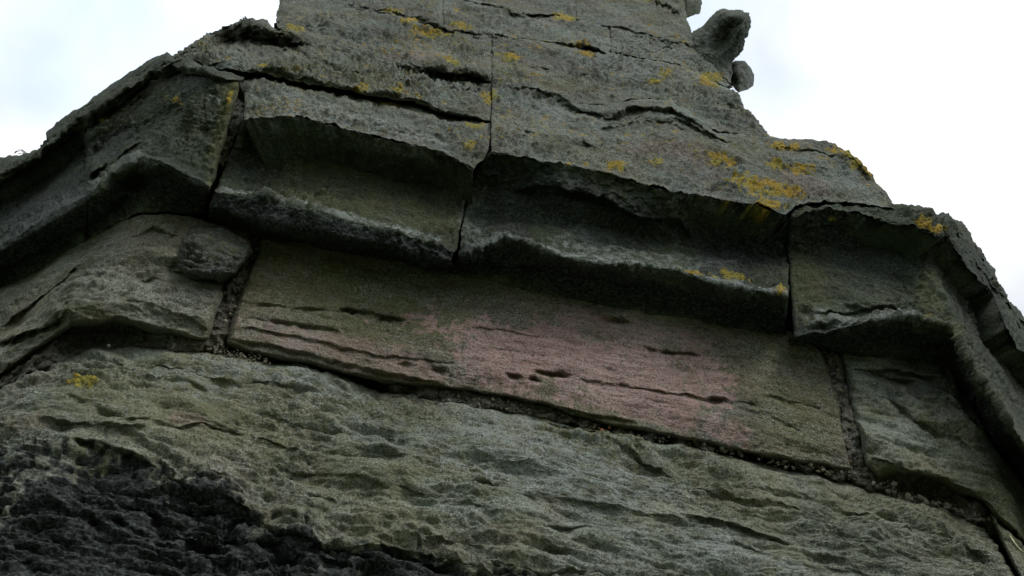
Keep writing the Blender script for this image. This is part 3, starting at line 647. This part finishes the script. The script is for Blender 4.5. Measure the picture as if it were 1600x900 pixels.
spire([(437,8,-.18),(480,-2),(540,-8),(640,-10),(770,8),(830,25),(870,24),(940,40),(1000,52),(1066,68),(1086,72,-.16)], [(445,-60,-.28),(700,-70),(1020,-60),(1056,-40,-.28)], [(640, 640), (900, 900)], '', amp=.010, bed=.003, lump=.014, fine=.003)

# ------------------------------------------------------------------ mortar core behind the stones
for x0, x1, y0, y1, dd in ((96, 250, 505, 548, -.05), (1388, 1500, 740, 800, -.04)):
    gx_, gy_ = np.meshgrid(np.arange(x0, x1, 5.), np.arange(y0, y1, 5.)); 
    COVER.append(np.stack([gx_.ravel(), gy_.ravel(), np.full(gx_.size, dd)], -1))
NJ = len(COVER)-2
CV = np.concatenate(COVER); cs = 8; ox, oy = -88, -88; W_, H_ = 226, 150
ci = ((CV[:, 0]-ox)//cs).astype(int); cj = ((CV[:, 1]-oy)//cs).astype(int)
ok = (ci >= 0) & (ci < W_) & (cj >= 0) & (cj < H_); S = np.zeros((W_, H_)); C_ = np.zeros((W_, H_))
np.add.at(S, (ci[ok], cj[ok]), CV[ok, 2]); np.add.at(C_, (ci[ok], cj[ok]), 1)
def dil(a):
    r = a.copy(); r[1:] |= a[:-1]; r[:-1] |= a[1:]; r[:, 1:] |= a[:, :-1]; r[:, :-1] |= a[:, 1:]; return r
occ = C_ > 0; full = dil(dil(occ)); full = ~dil(dil(dil(dil(~full))))
Cs = np.zeros((W_, H_)); CV2 = np.concatenate(COVER[:NJ]); a_ = ((CV2[:, 0]-ox)//cs).astype(int); b_ = ((CV2[:, 1]-oy)//cs).astype(int)
o2 = (a_ >= 0) & (a_ < W_) & (b_ >= 0) & (b_ < H_); np.add.at(Cs, (a_[o2], b_[o2]), 1)
DEEP = (~dil(dil(~(Cs > 0)))).astype(float)
for _ in range(1): DEEP = (DEEP*2+np.roll(DEEP, 1, 0)+np.roll(DEEP, -1, 0)+np.roll(DEEP, 1, 1)+np.roll(DEEP, -1, 1))/6
A = np.where(occ, S/np.maximum(C_, 1), 0); Wt = occ.astype(float)
for _ in range(6):
    A2 = A*Wt; s = A2.copy(); c = Wt.copy()
    for ax_ in (0, 1):
        for sh in (1, -1): s += np.roll(A2, sh, ax_); c += np.roll(Wt, sh, ax_)
    A = np.where(c > 0, s/np.maximum(c, 1e-6), 0); Wt = (c > 0).astype(float)
sub = 3
gx, gy = np.meshgrid(np.arange(0, W_-1, 1/sub), np.arange(0, H_-1, 1/sub), indexing='ij')
i0 = np.minimum(gx.astype(int), W_-2); j0 = np.minimum(gy.astype(int), H_-2); fx, fy = gx-i0, gy-j0
Dc = A[i0, j0]*(1-fx)*(1-fy)+A[i0+1, j0]*fx*(1-fy)+A[i0, j0+1]*(1-fx)*fy+A[i0+1, j0+1]*fx*fy
PX, PY = ox+cs*(gx+.5), oy+cs*(gy+.5)
P0 = unproject(PX, PY, Dc-.04)
Dp = DEEP[i0, j0]*(1-fx)*(1-fy)+DEEP[i0+1, j0]*fx*(1-fy)+DEEP[i0, j0+1]*(1-fx)*fy+DEEP[i0+1, j0+1]*fx*fy
Dc = Dc-.016-.012*(PY < 520)-.10*Dp + .010*fbm(P0, 45, 4, 2., .65)
PM = unproject(PX, PY, Dc)
keep = full[i0, j0] & full[i0+1, j0] & full[i0, j0+1] & full[i0+1, j0+1]
idx = np.arange(gx.size).reshape(gx.shape)
kq = keep[:-1, :-1] & keep[1:, :-1] & keep[:-1, 1:] & keep[1:, 1:]
fq = np.stack([idx[:-1, :-1], idx[:-1, 1:], idx[1:, 1:], idx[1:, :-1]], -1)[kq]
used, inv = np.unique(fq, return_inverse=True)
mo = new_obj('mortar', PM.reshape(-1, 3)[used], inv.reshape(fq.shape), M_MORT, T)
mo['label'] = 'coarse pebbly mortar showing in the joints'

# ------------------------------------------------------------------ pebbles in the open joints
def lumpy(seed, n=2, amp=.25):
    import bmesh
    bm = bmesh.new(); bmesh.ops.create_icosphere(bm, subdivisions=n, radius=1)
    r = random.Random(seed); s = (r.uniform(.8, 1.2), r.uniform(.8, 1.2), r.uniform(.55, .9))
    for v in bm.verts:
        k = 1+amp*(r.random()-.5); v.co.x *= s[0]*k; v.co.y *= s[1]*k; v.co.z *= s[2]*k
    V = [tuple(v.co) for v in bm.verts]; Fc = [[v.index for v in f.verts] for f in bm.faces]; bm.free(); return V, Fc
PM_ = [plain('pale_pebble', (.36, .34, .29)), plain('brown_pebble', (.17, .12, .08)), plain('grey_pebble', (.16, .17, .15)), plain('orange_pebble', (.33, .13, .07)), plain('dark_pebble', (.07, .07, .065))]
PEB = []
for k in range(5):
    for mi in range(5):
        V, Fc = lumpy(k*7+mi, 1 if k < 3 else 2); me = bpy.data.meshes.new('pebble'); me.from_pydata(V, [], Fc)
        me.polygons.foreach_set('use_smooth', np.ones(len(me.polygons), bool)); me.materials.append(PM_[mi]); PEB.append((mi, me))
def pebble(x, y, r, d, mi):
    p = unproject(np.array([float(x)]), np.array([float(y)]), np.array([d]))[0]; s = r/F*np.linalg.norm(p-EYE)
    me = random.choice([m for q, m in PEB if q == mi]); o = bpy.data.objects.new('pebble', me); COL.objects.link(o)
    o.parent = EMP; o.matrix_parent_inverse = EMP.matrix_world.inverted()
    o.location = p; o.scale = (s, s, s); o.rotation_euler = (random.random()*6, random.random()*6, random.random()*6); return o
for x, y, r, mi in [(352,502,6,0),(347,515,4,2),(940,674,8,3),(952,668,5,3),(928,668,4,1),(1332,706,7,0),(1322,690,5,2),(1397,756,7,0),(1365,755,6,0),(1376,757,5,2),
                    (1318,668,5,1),(1328,722,5,1),(1316,650,4,2),(1312,636,4,0),(1100,694,5,0),(1128,700,6,0),(1085,690,4,1),(1266,726,5,0),(1315,738,5,0),(770,624,5,0),
                    (170,540,4,0),(378,430,4,1),(385,412,4,1),(362,478,4,1),(1545,812,5,1),(1300,606,4,1)]:
    pebble(x, y, r*.75, -.012, mi)
joints = [([(398,380),(380,425),(362,470),(345,505),(335,540)], 14, -.017, 520), ([(235,536),(330,545),(420,565)], 9, -.012, 200),
          ([(1296,550),(1306,600),(1318,650),(1330,700),(1345,745)], 14, -.017, 620),
          ([(700,620),(800,634),(880,650),(960,676),(1060,690),(1160,710),(1260,728),(1340,748),(1395,764)], 11, -.017, 800), ([(1395,770),(1440,782),(1490,796),(1540,815)], 7, -.010, 160)]
Va, Fa = [], []; lv = [lumpy(90+k, 1, .75) for k in range(6)]
for pts, hw, d, n in joints:
    r = resample([(a, b, d) for a, b in pts], n); r = r[(fbm(r*.02, 1.3, 2, 3.) > -.12)]; n = len(r)
    r[:, 0] += RNG.normal(size=n)*hw*.42; r[:, 1] += RNG.normal(size=n)*hw*.42
    P = unproject(r[:, 0], r[:, 1], r[:, 2]+RNG.normal(size=n)*.004)
    for q in P:
        s = (abs(random.gauss(0, 1))**1.6*1.0+.7)/F*np.linalg.norm(q-EYE); V, Fc = random.choice(lv); o_ = len(Va)
        a = random.random()*6.28; c, s_ = math.cos(a), math.sin(a)
        Va += [(q[0]+s*(v[0]*c-v[2]*s_), q[1]+s*v[1], q[2]+s*(v[0]*s_+v[2]*c)) for v in V]; Fa += [[i+o_ for i in f] for f in Fc]
M_GRIT = plain('grit', (.17, .15, .11)); 
g = new_obj('grit', Va, Fa, M_GRIT, T); g['kind'] = 'stuff'

# ------------------------------------------------------------------ crockets
def crocket(path, label, mat=M_TOP, seed=1, amp=.10, flat=.75, ring_n=40, seg=60):
    """path: (px, py, radius px, depth offset m)"""
    a = np.array(path, float); s = np.linspace(0, 1, len(a)); u = np.linspace(0, 1, seg)
    A_ = np.stack([np.interp(u, s, a[:, k]) for k in range(4)], -1)
    # smooth
    for _ in range(6): A_[1:-1] = (A_[:-2]+2*A_[1:-1]+A_[2:])/4
    C = unproject(A_[:, 0], A_[:, 1], A_[:, 3]); dist = np.linalg.norm(C-EYE, axis=1); R = A_[:, 2]/F*dist
    tn = np.gradient(C, axis=0); tn /= np.linalg.norm(tn, axis=1)[:, None]
    view = (C-EYE)/dist[:, None]; sd_ = np.cross(tn, view); sd_ /= np.linalg.norm(sd_, axis=1)[:, None]; up = np.cross(sd_, tn)
    th = np.linspace(0, 2*np.pi, ring_n, endpoint=False)
    cap = np.sqrt(np.clip(1-((u-.5)*2)**10, 0, 1)); R = R*cap
    P = C[:, None]+R[:, None, None]*(np.cos(th)[None, :, None]*sd_[:, None]+flat*np.sin(th)[None, :, None]*up[:, None])
    rm = R.max(); nn = (P-C[:, None]); 
    P = P+nn*amp*(fbm(P, 2.0/rm*.6, 4, seed, .6)[..., None]*1.6)+nn/(np.linalg.norm(nn, axis=-1, keepdims=True)+1e-6)*.0035*fbm(P, 60, 3, seed+3)[..., None]
    V = list(P.reshape(-1, 3)); Fc = []
    for i in range(seg-1):
        for j in range(ring_n): Fc.append([i*ring_n+j, i*ring_n+(j+1) % ring_n, (i+1)*ring_n+(j+1) % ring_n, (i+1)*ring_n+j])
    V.append(P[0].mean(0)); V.append(P[-1].mean(0))
    for j in range(ring_n):
        Fc.append([len(V)-2, (j+1) % ring_n, j]); Fc.append([len(V)-1, (seg-1)*ring_n+j, (seg-1)*ring_n+(j+1) % ring_n])
    o = new_obj('crocket', V, Fc, mat, T); o['label'] = label; return o
kw = dict(er=(.03,.03,.0,.03), ew=8, bed=0, step=1.1, warp=.5)
stone('crocket', [[(1060,82,-.20),(1080,102,-.16),(1105,108,-.15),(1125,118,-.15),(1142,130,-.17)], [(1068,62,-.20),(1098,78,-.12),(1125,88,-.11),(1147,97,-.17)],
    [(1096,44,-.18),(1112,54,-.10),(1130,64,-.115),(1148,71,-.09),(1161,76,-.15)], [(1108,31,-.14),(1126,38,-.06),(1142,42,-.075),(1157,47,-.035),(1170,54,-.10)],
    [(1118,20,-.12),(1138,24,-.03),(1155,28,-.01),(1173,34,-.08)], [(1127,15,-.12),(1142,16,-.08),(1153,15,-.07),(1169,22,-.10)]],
    M_CROCK, T, 'large blunt crocket leaning out from the right edge of the spire', amp=.014, lump=.014, fine=.003, seed=5, **kw)
stone('crocket', [[(1126,118,-.33),(1154,145,-.26),(1167,141,-.26),(1176,133,-.32)], [(1128,106,-.33),(1153,117,-.24),(1167,114,-.24),(1178,118,-.32)], [(1138,100,-.30),(1150,95,-.26),(1163,96,-.26),(1172,104,-.32)]],
    M_CROCK, T, 'small squared crocket just below and behind the large one', amp=.006, lump=.006, seed=8, **kw)
stone('crocket', [[(1056,12,-.40),(1072,29,-.36),(1084,25,-.36),(1094,20,-.40)], [(1056,-8,-.40),(1075,4,-.34),(1088,2,-.34),(1097,6,-.40)], [(1056,-40,-.40),(1075,-36,-.36),(1094,-20,-.40)]],
    M_CROCK, T, 'rounded crocket cut off by the top of the picture', amp=.006, lump=.006, seed=12, **kw)

# ------------------------------------------------------------------ small growths
def strand(name, paths, mat, label, cat):
    Vt, Ft = [], []
    for pts, r0 in paths:
        a = np.array(pts, float); u = np.linspace(0, 1, 14); sa = np.linspace(0, 1, len(a))
        A_ = np.stack([np.interp(u, sa, a[:, k]) for k in range(3)], -1)
        for _ in range(2): A_[1:-1] = (A_[:-2]+2*A_[1:-1]+A_[2:])/4
        C = unproject(A_[:, 0], A_[:, 1], A_[:, 2]); o_ = len(Vt)
        for i, c in enumerate(C):
            r = r0*(1-.8*u[i]**3)/F*np.linalg.norm(c-EYE)
            for j in range(6):
                th = j*math.pi/3; rr = r*(1+.25*math.sin(i*2.3+j*1.7)); Vt.append(c+RW.T @ np.array([0, 0, 0])+np.array([math.cos(th)*rr, .5*math.sin(th)*rr, math.sin(th)*rr]))
        for i in range(13):
            for j in range(6): Ft.append([o_+i*6+j, o_+i*6+(j+1) % 6, o_+(i+1)*6+(j+1) % 6, o_+(i+1)*6+j])
        Ft.append([o_+j for j in range(6)]); Ft.append([o_+13*6+j for j in range(6)])
    o = new_obj(name, Vt, Ft, mat); return tag(o, label, cat)
strand('dried_plant', [([(47,243,.12),(42,241,.12),(37,236,.12),(30,235,.12),(24,237,.12),(23,240,.12)], 2.4), ([(40,240,.12),(33,239,.12),(28,241,.12)], 1.6), ([(37,236,.12),(33,233,.12),(27,234,.12)], 1.3)],
       plain('dried_plant', (.30, .24, .26)), 'tiny curled dry plant stem sticking up from the left skyline edge of the cornice', 'plant')
strand('grass_blade', [([(1578,836,.09),(1584,846,.10),(1593,857,.11),(1604,866,.12)], 1.2)], plain('dry_grass', (.40, .42, .24)), 'thin pale grass blade hanging at the mossy lower right corner', 'grass')

# ------------------------------------------------------------------ ground
gm = bpy.data.materials.new('grass_ground'); gm.use_nodes = True; t = gm.node_tree; p = t.nodes['Principled BSDF']
q = t.nodes.new('ShaderNodeTexNoise'); q.inputs['Scale'].default_value = 3; q.inputs['Detail'].default_value = 8
r_ = t.nodes.new('ShaderNodeValToRGB'); r_.color_ramp.elements[0].color = (.03, .045, .015, 1); r_.color_ramp.elements[1].color = (.075, .095, .035, 1)
tx = t.nodes.new('ShaderNodeTexCoord'); t.links.new(tx.outputs['Object'], q.inputs['Vector']); t.links.new(q.outputs['Fac'], r_.inputs[0]); t.links.new(r_.outputs[0], p.inputs['Base Color']); p.inputs['Roughness'].default_value = .95
gr = new_obj('ground', [(-2000,-2000,0),(2000,-2000,0),(2000,2000,0),(-2000,2000,0)], [[0,1,2,3]], gm, smooth=False); gr['kind'] = 'structure'

# ------------------------------------------------------------------ plain masonry below and behind what the picture shows
def octa(d, z):
    r = (APO+d)/math.cos(math.pi/8); out = []
    for k in range(8):
        a = PHI+math.pi/8+k*math.pi/4; out.append((EYE[0]+CEN[0]+r*math.sin(a), EYE[1]+CEN[1]-r*math.cos(a), z))
    return out
def prism(levels, name, mat, label):
    V = []; Fc = []
    for d, z in levels: V += octa(d, z)
    for i in range(len(levels)-1):
        for k in range(8): Fc.append([i*8+k, i*8+(k+1) % 8, (i+1)*8+(k+1) % 8, (i+1)*8+k])
    Fc.append(list(range((len(levels)-1)*8, len(levels)*8))); Fc.append(list(range(7, -1, -1)))
    o = new_obj(name, V, Fc, mat, T, smooth=False); o['label'] = label; return o
zb = unproject(np.array([800.]), np.array([985.]), np.array([.15]))[0][2]
print('bottom z', zb)
prism([(.30, -.2), (.30, .25), (.16, .32), (.10, zb-.02)], 'plinth', M_GREY, 'plain masonry base below the picture')
prism([(-.12, zb-.05), (-.12, 3.1), (-.30, 4.3), (-APO+.25, 8.5)], 'core', M_MORT, 'masonry core of the tower')
print('verts', sum(len(o.data.vertices) for o in COL.objects if o.type == 'MESH'), 'faces', sum(len(o.data.polygons) for o in COL.objects if o.type == 'MESH'))
